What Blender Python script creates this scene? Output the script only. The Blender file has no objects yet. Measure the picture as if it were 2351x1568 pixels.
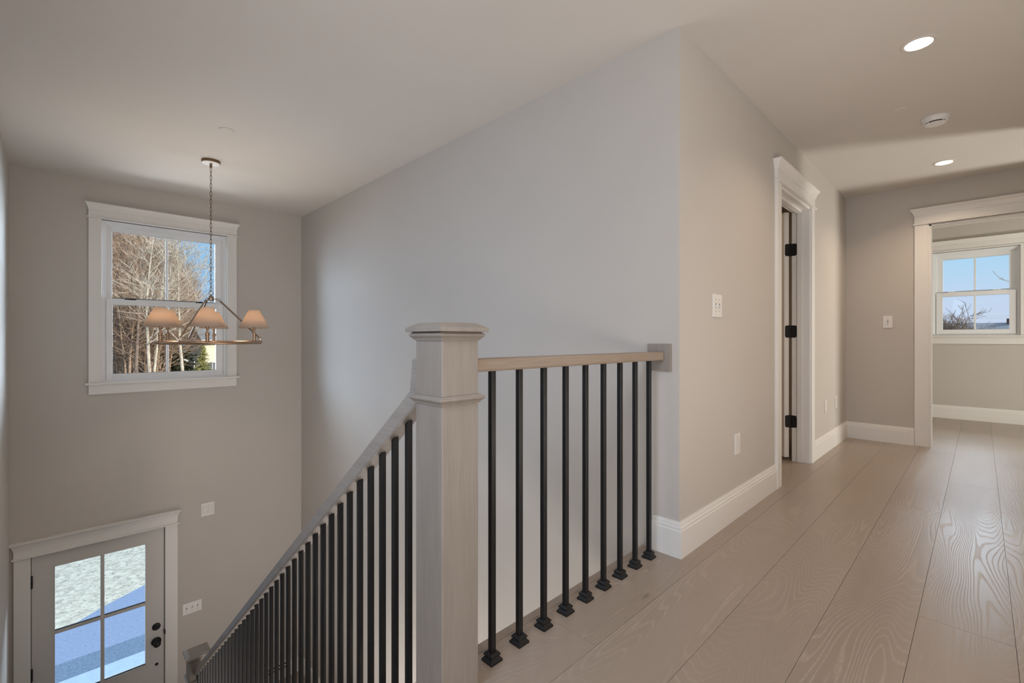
import bpy, bmesh, math, random
from mathutils import Vector, Matrix
R = math.radians
C = bpy.context.scene.collection
random.seed(7)

# ------------------------------------------------------------------ materials
def nt(name):
    m = bpy.data.materials.new(name); m.use_nodes = True
    t = m.node_tree; b = t.nodes['Principled BSDF']
    return m, t, b
def L(t, a, b): t.links.new(a, b)
def paint(name, col, rough=0.85, bump=0.02, scale=220, var=0.03):
    m, t, b = nt(name)
    b.inputs['Roughness'].default_value = rough
    tc = t.nodes.new('ShaderNodeTexCoord')
    n = t.nodes.new('ShaderNodeTexNoise'); n.inputs['Scale'].default_value = 2.5; n.inputs['Detail'].default_value = 3
    L(t, tc.outputs['Object'], n.inputs['Vector'])
    r = t.nodes.new('ShaderNodeMapRange'); r.inputs['To Min'].default_value = 1 - var; r.inputs['To Max'].default_value = 1 + var
    L(t, n.outputs['Fac'], r.inputs['Value'])
    h = t.nodes.new('ShaderNodeHueSaturation'); h.inputs['Color'].default_value = (*col, 1)
    L(t, r.outputs['Result'], h.inputs['Value']); L(t, h.outputs['Color'], b.inputs['Base Color'])
    n2 = t.nodes.new('ShaderNodeTexNoise'); n2.inputs['Scale'].default_value = scale; n2.inputs['Detail'].default_value = 2
    L(t, tc.outputs['Object'], n2.inputs['Vector'])
    bp = t.nodes.new('ShaderNodeBump'); bp.inputs['Strength'].default_value = bump; bp.inputs['Distance'].default_value = 0.002
    L(t, n2.outputs['Fac'], bp.inputs['Height']); L(t, bp.outputs['Normal'], b.inputs['Normal'])
    return m
def metal(name, col, rough=0.4, met=1.0):
    m, t, b = nt(name)
    b.inputs['Metallic'].default_value = met
    tc = t.nodes.new('ShaderNodeTexCoord')
    n = t.nodes.new('ShaderNodeTexNoise'); n.inputs['Scale'].default_value = 60
    L(t, tc.outputs['Object'], n.inputs['Vector'])
    r = t.nodes.new('ShaderNodeMapRange'); r.inputs['To Min'].default_value = rough * .8; r.inputs['To Max'].default_value = rough * 1.2
    L(t, n.outputs['Fac'], r.inputs['Value']); L(t, r.outputs['Result'], b.inputs['Roughness'])
    b.inputs['Base Color'].default_value = (*col, 1)
    return m
def wood(name, c1, c2, axis='Z', scale=1.0, rough=0.5):
    """fine straight grain along one axis with soft cathedral figure"""
    m, t, b = nt(name)
    tc = t.nodes.new('ShaderNodeTexCoord'); mp = t.nodes.new('ShaderNodeMapping')
    s = [9 * scale] * 3; s['XYZ'.index(axis)] = .8 * scale
    mp.inputs['Scale'].default_value = s
    L(t, tc.outputs['Object'], mp.inputs['Vector'])
    n = t.nodes.new('ShaderNodeTexNoise'); n.inputs['Scale'].default_value = 1.0; n.inputs['Detail'].default_value = 2
    L(t, mp.outputs['Vector'], n.inputs['Vector'])
    mu = t.nodes.new('ShaderNodeMath'); mu.operation = 'MULTIPLY'; mu.inputs[1].default_value = 26
    L(t, n.outputs['Fac'], mu.inputs[0])
    si = t.nodes.new('ShaderNodeMath'); si.operation = 'SINE'; L(t, mu.outputs[0], si.inputs[0])
    n2 = t.nodes.new('ShaderNodeTexNoise'); n2.inputs['Scale'].default_value = 1; n2.inputs['Detail'].default_value = 4
    mp2 = t.nodes.new('ShaderNodeMapping'); s2 = [260] * 3; s2['XYZ'.index(axis)] = 9; mp2.inputs['Scale'].default_value = s2
    L(t, tc.outputs['Object'], mp2.inputs['Vector']); L(t, mp2.outputs['Vector'], n2.inputs['Vector'])
    ad = t.nodes.new('ShaderNodeMath'); ad.operation = 'MULTIPLY_ADD'; ad.inputs[1].default_value = .08
    L(t, si.outputs[0], ad.inputs[0]); L(t, n2.outputs['Fac'], ad.inputs[2])
    r = t.nodes.new('ShaderNodeValToRGB')
    r.color_ramp.elements[0].position = .25; r.color_ramp.elements[0].color = (*c1, 1)
    r.color_ramp.elements[1].position = .75; r.color_ramp.elements[1].color = (*c2, 1)
    L(t, ad.outputs[0], r.inputs['Fac']); L(t, r.outputs['Color'], b.inputs['Base Color'])
    b.inputs['Roughness'].default_value = rough
    bp = t.nodes.new('ShaderNodeBump'); bp.inputs['Strength'].default_value = .08; bp.inputs['Distance'].default_value = .001
    L(t, n2.outputs['Fac'], bp.inputs['Height']); L(t, bp.outputs['Normal'], b.inputs['Normal'])
    return m
def plank_mat():
    m, t, b = nt('oak_planks')
    N = t.nodes.new
    uv = N('ShaderNodeUVMap'); uv.uv_map = 'UVMap'
    at = N('ShaderNodeAttribute'); at.attribute_name = 'tint'
    def mapping(sx, sy):
        mp = N('ShaderNodeMapping'); mp.inputs['Scale'].default_value = (sx, sy, 1); L(t, uv.outputs['UV'], mp.inputs['Vector']); return mp.outputs['Vector']
    def noise(vec, sc, det=2, rough=.5):
        n = N('ShaderNodeTexNoise'); n.inputs['Scale'].default_value = sc; n.inputs['Detail'].default_value = det; n.inputs['Roughness'].default_value = rough
        L(t, vec, n.inputs['Vector']); return n.outputs['Fac']
    def math_(op, a, bb=None, c=None):
        n = N('ShaderNodeMath'); n.operation = op
        for i, v in enumerate((a, bb, c)):
            if v is None: continue
            if isinstance(v, (int, float)): n.inputs[i].default_value = v
            else: L(t, v, n.inputs[i])
        return n.outputs[0]
    sep = N('ShaderNodeSeparateXYZ'); L(t, uv.outputs['UV'], sep.inputs[0])
    field = noise(mapping(.5, 3.6), 1.0, 1.6, .45)            # broad figure: contours make cathedrals
    fine = noise(mapping(6, 60), 1.0, 2, .5)
    k = math_('MULTIPLY', field, 66)
    k = math_('MULTIPLY_ADD', sep.outputs['Y'], 38, k)
    k = math_('MULTIPLY_ADD', fine, .35, k)
    s = math_('SINE', math_('MULTIPLY', k, 6.283))
    line = N('ShaderNodeMapRange'); line.interpolation_type = 'SMOOTHSTEP'
    line.inputs['From Min'].default_value = .35; line.inputs['From Max'].default_value = 1.0
    L(t, s, line.inputs['Value'])
    brk = noise(mapping(40, 160), 1, 2, .6)
    bm_ = N('ShaderNodeMapRange'); bm_.inputs['From Min'].default_value = .42; bm_.inputs['From Max'].default_value = .62; L(t, brk, bm_.inputs['Value'])
    big = noise(mapping(1.1, 3), 1, 2, .5)
    bg = N('ShaderNodeMapRange'); bg.inputs['From Min'].default_value = .4; bg.inputs['From Max'].default_value = .62; bg.inputs['To Min'].default_value = .25
    L(t, big, bg.inputs['Value'])
    lf = math_('MULTIPLY', math_('MULTIPLY', line.outputs[0], math_('MULTIPLY_ADD', bm_.outputs[0], .6, .4)), bg.outputs[0])
    lf = math_('MULTIPLY', lf, .42)
    base = N('ShaderNodeMix'); base.data_type = 'RGBA'
    base.inputs[6].default_value = (.285, .226, .180, 1); base.inputs[7].default_value = (.365, .300, .248, 1)
    L(t, math_('MULTIPLY_ADD', noise(mapping(1.6, 8), 1, 3, .55), .7, math_('MULTIPLY_ADD', at.outputs['Fac'], .55, -.1)), base.inputs[0])
    mx = N('ShaderNodeMix'); mx.data_type = 'RGBA'; mx.inputs[7].default_value = (.54, .46, .385, 1)
    L(t, lf, mx.inputs[0]); L(t, base.outputs[2], mx.inputs[6])
    # knots
    vo = N('ShaderNodeTexVoronoi'); vo.inputs['Scale'].default_value = 1.0; L(t, mapping(1.7, 4.4), vo.inputs['Vector'])
    kn = N('ShaderNodeMapRange'); kn.interpolation_type = 'SMOOTHSTEP'
    kn.inputs['From Min'].default_value = .02; kn.inputs['From Max'].default_value = .085; kn.inputs['To Min'].default_value = .55; kn.inputs['To Max'].default_value = 0
    L(t, math_('MULTIPLY_ADD', fine, .03, vo.outputs['Distance']), kn.inputs['Value'])
    sc_ = N('ShaderNodeSeparateColor'); L(t, vo.outputs['Color'], sc_.inputs[0])
    gate = math_('GREATER_THAN', sc_.outputs[0], .45)
    mk = N('ShaderNodeMix'); mk.data_type = 'RGBA'; mk.inputs[7].default_value = (.12, .085, .06, 1)
    L(t, math_('MULTIPLY', kn.outputs[0], gate), mk.inputs[0]); L(t, mx.outputs[2], mk.inputs[6])
    L(t, mk.outputs[2], b.inputs['Base Color'])
    rr = math_('MULTIPLY_ADD', line.outputs[0], .08, .31)
    L(t, rr, b.inputs['Roughness'])
    bp = N('ShaderNodeBump'); bp.inputs['Strength'].default_value = .25; bp.inputs['Distance'].default_value = .0006
    L(t, math_('SUBTRACT', fine, line.outputs[0]), bp.inputs['Height']); L(t, bp.outputs['Normal'], b.inputs['Normal'])
    return m
def glass_mat():
    m = bpy.data.materials.new('window_glass'); m.use_nodes = True; t = m.node_tree; t.nodes.clear()
    o = t.nodes.new('ShaderNodeOutputMaterial'); mx = t.nodes.new('ShaderNodeMixShader')
    tr = t.nodes.new('ShaderNodeBsdfTransparent'); tr.inputs[0].default_value = (.97, .985, .98, 1)
    gl = t.nodes.new('ShaderNodeBsdfGlossy'); gl.inputs['Roughness'].default_value = .01
    fr = t.nodes.new('ShaderNodeFresnel'); fr.inputs['IOR'].default_value = 1.12
    L(t, fr.outputs[0], mx.inputs[0]); L(t, tr.outputs[0], mx.inputs[1]); L(t, gl.outputs[0], mx.inputs[2]); L(t, mx.outputs[0], o.inputs[0])
    return m
def emit(name, col, s):
    m = bpy.data.materials.new(name); m.use_nodes = True; t = m.node_tree; t.nodes.clear()
    o = t.nodes.new('ShaderNodeOutputMaterial'); e = t.nodes.new('ShaderNodeEmission')
    e.inputs[0].default_value = (*col, 1); e.inputs[1].default_value = s; L(t, e.outputs[0], o.inputs[0]); return m
def shade_mat():
    m = bpy.data.materials.new('linen_shade'); m.use_nodes = True; t = m.node_tree; t.nodes.clear()
    o = t.nodes.new('ShaderNodeOutputMaterial'); mx = t.nodes.new('ShaderNodeMixShader'); mx.inputs[0].default_value = .52
    d = t.nodes.new('ShaderNodeBsdfDiffuse'); tl = t.nodes.new('ShaderNodeBsdfTranslucent')
    tc = t.nodes.new('ShaderNodeTexCoord'); n = t.nodes.new('ShaderNodeTexNoise'); n.inputs['Scale'].default_value = 400
    L(t, tc.outputs['Object'], n.inputs['Vector'])
    r = t.nodes.new('ShaderNodeValToRGB'); r.color_ramp.elements[0].color = (.58, .50, .43, 1); r.color_ramp.elements[1].color = (.70, .62, .54, 1)
    L(t, n.outputs['Fac'], r.inputs[0]); L(t, r.outputs[0], d.inputs[0]); tl.inputs[0].default_value = (.66, .53, .42, 1)
    L(t, d.outputs[0], mx.inputs[1]); L(t, tl.outputs[0], mx.inputs[2]); L(t, mx.outputs[0], o.inputs[0]); return m
def rough_ground(name, c1, c2, scale, speck=None, rough=.95):
    m, t, b = nt(name)
    tc = t.nodes.new('ShaderNodeTexCoord')
    n = t.nodes.new('ShaderNodeTexNoise'); n.inputs['Scale'].default_value = scale; n.inputs['Detail'].default_value = 6; n.inputs['Roughness'].default_value = .7
    L(t, tc.outputs['Object'], n.inputs['Vector'])
    r = t.nodes.new('ShaderNodeValToRGB'); e = r.color_ramp.elements
    e[0].position = .35; e[0].color = (*c1, 1); e[1].position = .6; e[1].color = (*c2, 1)
    L(t, n.outputs['Fac'], r.inputs[0]); out = r.outputs[0]
    if speck:
        n2 = t.nodes.new('ShaderNodeTexNoise'); n2.inputs['Scale'].default_value = scale * 2.2; n2.inputs['Detail'].default_value = 3
        L(t, tc.outputs['Object'], n2.inputs['Vector'])
        mr = t.nodes.new('ShaderNodeMapRange'); mr.inputs['From Min'].default_value = .6; mr.inputs['From Max'].default_value = .68; L(t, n2.outputs['Fac'], mr.inputs['Value'])
        mx = t.nodes.new('ShaderNodeMix'); mx.data_type = 'RGBA'; mx.inputs[7].default_value = (*speck, 1)
        L(t, mr.outputs[0], mx.inputs[0]); L(t, out, mx.inputs[6]); out = mx.outputs[2]
    L(t, out, b.inputs['Base Color']); b.inputs['Roughness'].default_value = rough
    b.inputs['Specular IOR Level'].default_value = .15
    return m
M = dict(
    wall=paint('wall_paint', (.520, .487, .450), .9, .05, 260),
    ceil=paint('ceiling_paint', (.590, .560, .528), .95, .05, 200),
    trim=paint('trim_paint', (.74, .72, .695), .42, .01, 90, .01),
    vinyl=paint('vinyl_white', (.78, .79, .80), .4, .0, 50, .01),
    plate=paint('plate_plastic', (.72, .70, .675), .35, .0, 50, .01),
    door=paint('door_paint', (.60, .575, .55), .45, .01, 90, .01),
    black=metal('black_metal', (.012, .012, .013), .45, .3),
    iron=metal('black_iron', (.011, .011, .012), .42, .2),
    dark=paint('dark_void', (.01, .01, .01), .9, 0, 50, 0),
    gasket=paint('gasket_black', (.015, .017, .02), .7, 0, 50, 0),
    greyline=paint('shadow_grey', (.25, .24, .23), .7, 0, 50, 0),
    newel=wood('newel_wood', (.245, .212, .184), (.295, .260, .228), 'Z', 1.0, .5),
    railx=wood('rail_wood_level', (.27, .21, .162), (.34, .272, .217), 'X', 1.0, .45),
    raily=wood('rail_wood_slope', (.275, .243, .217), (.355, .318, .286), 'Y', 1.0, .4),  # lightened in colour to carry side light on the sloping rail
    plank=plank_mat(), glass=glass_mat(), shade=shade_mat(),
    brass=metal('aged_brass', (.40, .27, .18), .36), bronze=metal('bronze_chain', (.20, .14, .085), .4),
    nickel=metal('brushed_rod', (.36, .28, .22), .3), white=paint('canopy_white', (.75, .74, .73), .35, 0, 50, 0),
    bulb=emit('bulb_glow', (1, .72, .42), 14), lens=emit('downlight_lens', (1, .86, .7), 20),
    bark=rough_ground('bark_tan', (.20, .135, .095), (.46, .34, .25), 3), birch=rough_ground('bark_pale', (.34, .28, .22), (.60, .53, .44), 3),
    barkd=rough_ground('bark_grey', (.13, .10, .08), (.30, .225, .18), 3),
    needle=rough_ground('needles', (.12, .14, .04), (.48, .46, .18), 6), needled=rough_ground('needles_dark', (.02, .025, .012), (.06, .06, .03), 6),
    leaf=rough_ground('leaf_litter', (.16, .11, .07), (.35, .26, .18), 1.5),
    gravel=rough_ground('sunlit_gravel', (.60, .50, .37), (.95, .82, .62), 9, (.26, .23, .20)),  # warm pale tone puts sunlight into gravel that renders in shade
    path=rough_ground('shaded_concrete', (.30, .35, .47), (.38, .44, .57), 30), band=rough_ground('asphalt_band', (.17, .22, .29), (.26, .33, .42), 40),  # path colour holds the blue of the house shade
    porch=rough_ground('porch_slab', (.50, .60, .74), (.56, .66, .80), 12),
    cream=paint('siding_cream', (.72, .68, .55), .8, 0, 50, .02), shingle=rough_ground('roof_shingle', (.16, .165, .18), (.24, .245, .26), 8),
    fence=paint('fence_white', (.85, .86, .88), .6, 0, 50, .01), paneg=metal('far_window', (.05, .06, .08), .2, .2), brick=paint('chimney_brick', (.12, .07, .06), .9, 0, 50, .05),
    cable=paint('cable_grey', (.35, .33, .32), .7, 0, 50, 0),
)

# ------------------------------------------------------------------ mesh helpers
def obj(name, bm, mat, parent=None, smooth=False):
    bmesh.ops.recalc_face_normals(bm, faces=bm.faces)
    me = bpy.data.meshes.new(name); bm.to_mesh(me); bm.free()
    if isinstance(mat, (list, tuple)):
        for q in mat: me.materials.append(q)
    else: me.materials.append(mat)
    if smooth:
        for p in me.polygons: p.use_smooth = True
    o = bpy.data.objects.new(name, me); C.objects.link(o)
    if parent:
        o.parent = parent
        o.matrix_parent_inverse = Matrix.Translation(-parent.location) if not parent.parent else Matrix.Identity(4)
        if parent.type != 'EMPTY': o.matrix_parent_inverse = Matrix.Identity(4)
    return o
def struct(name, bm, mat, parent=None):
    o = obj(name, bm, mat, parent); o['kind'] = 'structure'; return o
def tag(o, label, cat, group=None):
    o['label'] = label; o['category'] = cat
    if group: o['group'] = group
    return o
def empty(name, loc=(0, 0, 0)):
    o = bpy.data.objects.new(name, None); C.objects.link(o); o.location = loc; o.empty_display_size = .1; return o
def sempty(name, loc=(0, 0, 0)):
    o = empty(name, loc); o['kind'] = 'structure'; return o
def box(bm, x0, x1, y0, y1, z0, z1, bev=0):
    vs = [bm.verts.new(p) for p in ((x0,y0,z0),(x1,y0,z0),(x1,y1,z0),(x0,y1,z0),(x0,y0,z1),(x1,y0,z1),(x1,y1,z1),(x0,y1,z1))]
    fs = [bm.faces.new([vs[i] for i in f]) for f in ((0,3,2,1),(4,5,6,7),(0,1,5,4),(1,2,6,5),(2,3,7,6),(3,0,4,7))]
    if bev:
        es = list({e for f in fs for e in f.edges})
        bmesh.ops.bevel(bm, geom=es, offset=bev, segments=2, affect='EDGES', profile=.5)
    return bm
def B(*a, bev=0): return box(bmesh.new(), *a, bev=bev)
def lathe(bm, prof, seg=24, m=Matrix.Identity(4), sq=False):
    """prof: (radius, z) list"""
    rings = []
    n = 4 if sq else seg
    for r, z in prof:
        ring = []
        for i in range(n):
            if sq: a = math.pi / 4 + i * math.pi / 2; rr = r * math.sqrt(2)
            else: a = 2 * math.pi * i / n; rr = r
            ring.append(bm.verts.new(m @ Vector((rr * math.cos(a), rr * math.sin(a), z))))
        rings.append(ring)
    for a, b in zip(rings, rings[1:]):
        for i in range(n): bm.faces.new((a[i], a[(i+1) % n], b[(i+1) % n], b[i]))
    bm.faces.new(rings[0][::-1]); bm.faces.new(rings[-1])
    return bm
def tube(bm, pts, r, seg=8, closed=False, r2=None):
    pts = [Vector(p) for p in pts]; n = len(pts); rings = []
    up = Vector((0, 0, 1))
    prev = None
    for i, p in enumerate(pts):
        if closed: d = pts[(i+1) % n] - pts[i-1]
        else: d = pts[min(i+1, n-1)] - pts[max(i-1, 0)]
        d.normalize()
        if prev is None:
            a = d.cross(up)
            if a.length < .05: a = d.cross(Vector((1, 0, 0)))
        else: a = prev - d * prev.dot(d)
        a.normalize(); prev = a; b = d.cross(a)
        rr = r if r2 is None else r + (r2 - r) * i / (n - 1)
        rings.append([bm.verts.new(p + (a * math.cos(2*math.pi*k/seg) + b * math.sin(2*math.pi*k/seg)) * rr) for k in range(seg)])
    for i in range(n if closed else n - 1):
        a, b = rings[i], rings[(i+1) % n]
        for k in range(seg): bm.faces.new((a[k], a[(k+1) % seg], b[(k+1) % seg], b[k]))
    if not closed: bm.faces.new(rings[0][::-1]); bm.faces.new(rings[-1])
    return bm
def prism(bm, poly, axis, a0, a1, bev=0):
    """poly in the two other axes (cyclic order), extruded along axis"""
    def P(u, v, a): return {'X': (a, u, v), 'Y': (u, a, v), 'Z': (u, v, a)}[axis]
    A = [bm.verts.new(P(u, v, a0)) for u, v in poly]; D = [bm.verts.new(P(u, v, a1)) for u, v in poly]
    n = len(poly); fs = [bm.faces.new(A), bm.faces.new(D[::-1])]
    fs += [bm.faces.new((A[i], D[i], D[(i+1) % n], A[(i+1) % n])) for i in range(n)]
    if bev:
        es = list({e for f in fs for e in f.edges}); bmesh.ops.bevel(bm, geom=es, offset=bev, segments=3, affect='EDGES', profile=.5)
    return bm
def sweep(bm, path, prof, side, z=0):
    """horizontal path (x,y), profile (d,z) offset to 'side' (+1 left, -1 right) with mitres, open caps closed"""
    pts = [Vector(p) for p in path]; n = len(pts); rings = []
    for i in range(n):
        if i == 0: d0 = d1 = (pts[1] - pts[0]).normalized()
        elif i == n-1: d0 = d1 = (pts[-1] - pts[-2]).normalized()
        else: d0 = (pts[i]-pts[i-1]).normalized(); d1 = (pts[i+1]-pts[i]).normalized()
        n0 = Vector((-d0.y, d0.x)) * side; n1 = Vector((-d1.y, d1.x)) * side
        mv = (n0 + n1); mv = mv / (mv.dot(n0))
        rings.append([bm.verts.new((pts[i].x + mv.x*d, pts[i].y + mv.y*d, z + h)) for d, h in prof])
    k = len(prof)
    for a, b in zip(rings, rings[1:]):
        for j in range(k): bm.faces.new((a[j], a[(j+1) % k], b[(j+1) % k], b[j]))
    bm.faces.new(rings[0][::-1]); bm.faces.new(rings[-1])
    return bm
class Wall:
    """local frame: s along the wall, d out of it toward the viewer, z up"""
    def __init__(s, axis, pos): s.axis = axis; s.pos = pos
    def box(w, bm, s0, s1, d0, d1, z0, z1, bev=0):
        if w.axis == 'Y': return box(bm, s0, s1, w.pos - d1, w.pos - d0, z0, z1, bev)
        return box(bm, w.pos - d1, w.pos - d0, s0, s1, z0, z1, bev)
    def pt(w, s, d, z): return Vector((s, w.pos - d, z)) if w.axis == 'Y' else Vector((w.pos - d, s, z))
    def lathem(w, s, d, z):  # matrix whose z axis points out of the wall
        if w.axis == 'Y': rot = Matrix.Rotation(R(90), 4, 'X')
        else: rot = Matrix.Rotation(R(-90), 4, 'Y')
        return Matrix.Translation(w.pt(s, d, z)) @ rot
    def frustum(w, bm, a, b, z0, z1):
        """a/b = (s0,s1,depth) bottom and top"""
        vs = []
        for (s0, s1, d), z in ((a, z0), (b, z1)):
            vs.append([bm.verts.new(w.pt(*p)) for p in ((s0, 0, z), (s1, 0, z), (s1, d, z), (s0, d, z))])
        A, D = vs
        bm.faces.new(A); bm.faces.new(D[::-1])
        for i in range(4): bm.faces.new((A[i], D[i], D[(i+1) % 4], A[(i+1) % 4]))
        return bm
DW = Wall('Y', 5.6); HW = Wall('Y', .97); FW = Wall('X', 5.745); BW = Wall('X', 8.04)

def header(w, s0, s1, zb, zt, d=.022, over=.024):
    """craftsman head: fillet band, frieze board, flared crown with a lip"""
    bm = bmesh.new(); h = zt - zb
    w.box(bm, s0 - .012, s1 + .012, 0, d + .012, zb, zb + .014, .003)
    w.box(bm, s0, s1, 0, d, zb + .014, zb + h * .55)
    z1 = zb + h * .55
    w.box(bm, s0 - .004, s1 + .004, 0, d + .005, z1, z1 + .006)
    w.frustum(bm, (s0 - .002, s1 + .002, d + .003), (s0 - over * .55, s1 + over * .55, d + over * .45), z1 + .006, z1 + .6 * (zt - z1))
    w.frustum(bm, (s0 - over * .55, s1 + over * .55, d + over * .45), (s0 - over, s1 + over, d + over), z1 + .6 * (zt - z1), zt - .008)
    w.box(bm, s0 - over, s1 + over, 0, d + over, zt - .008, zt)
    return bm
BASEP = [(0, 0), (.016, 0), (.016, .122), (.0135, .127), (.0135, .138), (.010, .142), (.009, .152), (.006, .160), (.006, .163), (0, .163)]

# ------------------------------------------------------------------ shell
LF = -2.87; CE = 2.438
def walls(name, boxes, mat=None):
    bm = bmesh.new()
    for b in boxes: box(bm, *b)
    return struct(name, bm, mat or M['wall'])
walls('wall_front', [(-.41, -.169, 5.6, 5.76, LF - .3, -.83), (.736, 2.15, 5.6, 5.76, LF - .3, -.83), (-.41, 2.15, 5.6, 5.76, -.83, .60),
                     (-.41, .274, 5.6, 5.76, .60, 2.09), (1.268, 2.15, 5.6, 5.76, .60, 2.09), (-.41, 2.15, 5.6, 5.76, 2.09, CE)])
walls('wall_left', [(-.41, -.293, 1.155, 5.6, LF, CE), (-.41, -.293, -1.2, 1.155, LF, -.3)])
walls('wall_middle', [(2.03, 2.15, .97, 5.6, LF, CE), (2.03, 2.15, -1.2, .97, LF, -.3)])
walls('wall_hall', [(2.15, 3.515, .97, 1.09, 0, CE), (4.305, 5.745, .97, 1.09, 0, CE), (3.515, 4.305, .97, 1.09, 2.05, CE)])
walls('wall_far', [(5.745, 5.865, .335, 3.2, 0, CE), (5.745, 5.865, -.75, .335, 2.06, CE), (5.745, 5.865, -1.02, -.75, 0, CE)])
walls('wall_bedroom', [(8.04, 8.18, .438, 3.2, 0, CE), (8.04, 8.18, -3.4, -.325, 0, CE), (8.04, 8.18, -.325, .438, 0, 1.05), (8.04, 8.18, -.325, .438, 2.107, CE)])
walls('wall_bedroom_left', [(5.865, 8.04, 1.1, 1.22, 0, CE)])
walls('wall_right', [(1.5, 5.04, -1.02, -.9, 0, CE), (5.66, 5.745, -1.02, -.9, 0, CE), (5.04, 5.66, -1.02, -.9, 2.05, CE), (1.5, 1.62, -3.4, -1.02, 0, CE)])  # last box is an unseen partition added to stop light leaking
walls('wall_back', [(-2.4, 8.18, -3.5, -3.4, 0, CE), (-2.5, -2.4, -3.5, 1.3, 0, CE), (-2.4, -.41, 1.155, 1.3, 0, CE), (2.15, 5.865, 3.2, 3.3, 0, CE), (5.865, 8.18, 3.2, 3.3, 0, CE)])
walls('wall_foyer_back', [(-.41, 2.15, -1.3, -1.2, LF, -.3)])
struct('ceiling', B(-2.5, 8.3, -3.5, 5.76, CE, CE + .12), M['ceil'])
# upper floor: plank mesh over a dark sub-floor and the drywall slab under it
def plank_floor():
    bm = bmesh.new(); uvl = bm.loops.layers.uv.new('UVMap'); tl = bm.loops.layers.float_color.new('tint')
    rnd = random.Random(11)
    def plank(x0, x1, y0, y1, ou, ov, tint):
        g = .0006; z = 0
        vs = [bm.verts.new(p) for p in ((x0+g, y0+g, z), (x1-g, y0+g, z), (x1-g, y1-g, z), (x0+g, y1-g, z),
                                        (x0+g, y0+g, z-.015), (x1-g, y0+g, z-.015), (x1-g, y1-g, z-.015), (x0+g, y1-g, z-.015))]
        for f in ((0,1,2,3),(0,4,5,1),(1,5,6,2),(2,6,7,3),(3,7,4,0)):
            fc = bm.faces.new([vs[i] for i in f]); fc.material_index = 0
            for lp in fc.loops:
                lp[uvl].uv = (lp.vert.co.x + ou, lp.vert.co.y - y0 + ov); lp[tl] = (tint, tint, tint, 1)
    known = {0: [-.2, 2.216, 4.45, 6.6], 1: [1.35 - 2.3, 1.2, 3.618, 5.6], 2: [-.6, .8, 3.185, 5.3, 7.5], -1: [.1, 1.5, 3.55, 5.55, 7.4], 3: [-1, .3, 2.62, 4.9, 6.8], 4: [-.8, 1.25, 3.4, 5.5]}
    y = -3.4; k = -15
    k = -15
    while .16 + .24 * (k - 1) < 3.2:
        y0 = .16 + .24 * (k - 1); y1 = y0 + .24
        if y1 > -3.4:
            js = known.get(k)
            if js is None:
                js = []; x = -2.4 + rnd.uniform(.3, 1.9)
                while x < 8: js.append(x); x += rnd.uniform(1.4, 2.3)
            xs = [-2.4] + js + [8.04]
            for a, b in zip(xs, xs[1:]):
                ou, ov, ti = rnd.uniform(0, 60), rnd.uniform(0, 60), rnd.random()
                x0, x1, yb = a, b, y1
                if y0 >= 1.1:                       # behind the hall wall only
                    x0 = max(a, 2.15)
                    if x1 - x0 < .02: continue
                plank(x0, x1, max(y0, -3.4), min(y1, 3.2), ou, ov, ti)
        k += 1
    # nosing board along the stair opening
    g = .0009; x0, x1, y0, y1 = -.41, 2.03, 1.1205, 1.158
    a = len(bm.verts)
    b2 = bmesh.new(); box(b2, x0, x1, y0, y1, -.028, 0, .004)
    me = bpy.data.meshes.new('tmp'); b2.to_mesh(me); b2.free()
    n0 = len(bm.faces); bm.from_mesh(me); bm.faces.ensure_lookup_table()
    for fc in bm.faces[n0:]:
        fc.material_index = 0
        for lp in fc.loops: lp[uvl].uv = (lp.vert.co.x + 33, lp.vert.co.y + 7.3); lp[tl] = (.3, .3, .3, 1)
    def slab(x0, x1, y0, y1, z0, z1, mi):
        n0 = len(bm.faces); box(bm, x0, x1, y0, y1, z0, z1); bm.faces.ensure_lookup_table()
        for fc in bm.faces[n0:]: fc.material_index = mi
    slab(-2.4, 2.15, -3.4, 1.13, -.03, -.004, 1); slab(2.15, 8.04, -3.4, 3.2, -.03, -.004, 1)
    slab(-2.4, 2.03, -3.4, 1.135, -.3, -.031, 2); slab(2.15, 8.04, -3.4, 3.2, -.3, -.031, 2)
    me = bpy.data.meshes.new('floor')
    bm.to_mesh(me); bm.free()
    for q in (M['plank'], M['dark'], M['wall']): me.materials.append(q)
    o = bpy.data.objects.new('floor', me); C.objects.link(o); o['kind'] = 'structure'
plank_floor()
def foyer_floor():
    bm = bmesh.new(); uvl = bm.loops.layers.uv.new('UVMap'); tl = bm.loops.layers.float_color.new('tint')
    rnd = random.Random(3)
    x = -.41
    while x < 2.15:
        y = -1.2
        while y < 5.6:
            y2 = min(y + rnd.uniform(1.2, 2.2), 5.6); x2 = min(x + .24, 2.15)
            vs = [bm.verts.new(p) for p in ((x+.001, y+.001, LF), (x2-.001, y+.001, LF), (x2-.001, y2-.001, LF), (x+.001, y2-.001, LF))]
            fc = bm.faces.new(vs); ti = rnd.random(); ou = rnd.uniform(0, 50)
            for lp in fc.loops: lp[uvl].uv = (lp.vert.co.y + ou, lp.vert.co.x - x + ou); lp[tl] = (ti, ti, ti, 1)
            y = y2
        x += .24
    n0 = len(bm.faces); box(bm, -.41, 2.15, -1.2, 5.6, LF - .3, LF - .003); bm.faces.ensure_lookup_table()
    for fc in bm.faces[n0:]: fc.material_index = 1
    me = bpy.data.meshes.new('floor_foyer'); bm.to_mesh(me); bm.free()
    me.materials.append(M['plank']); me.materials.append(M['dark'])
    o = bpy.data.objects.new('floor_foyer', me); C.objects.link(o); o['kind'] = 'structure'
foyer_floor()
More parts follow.
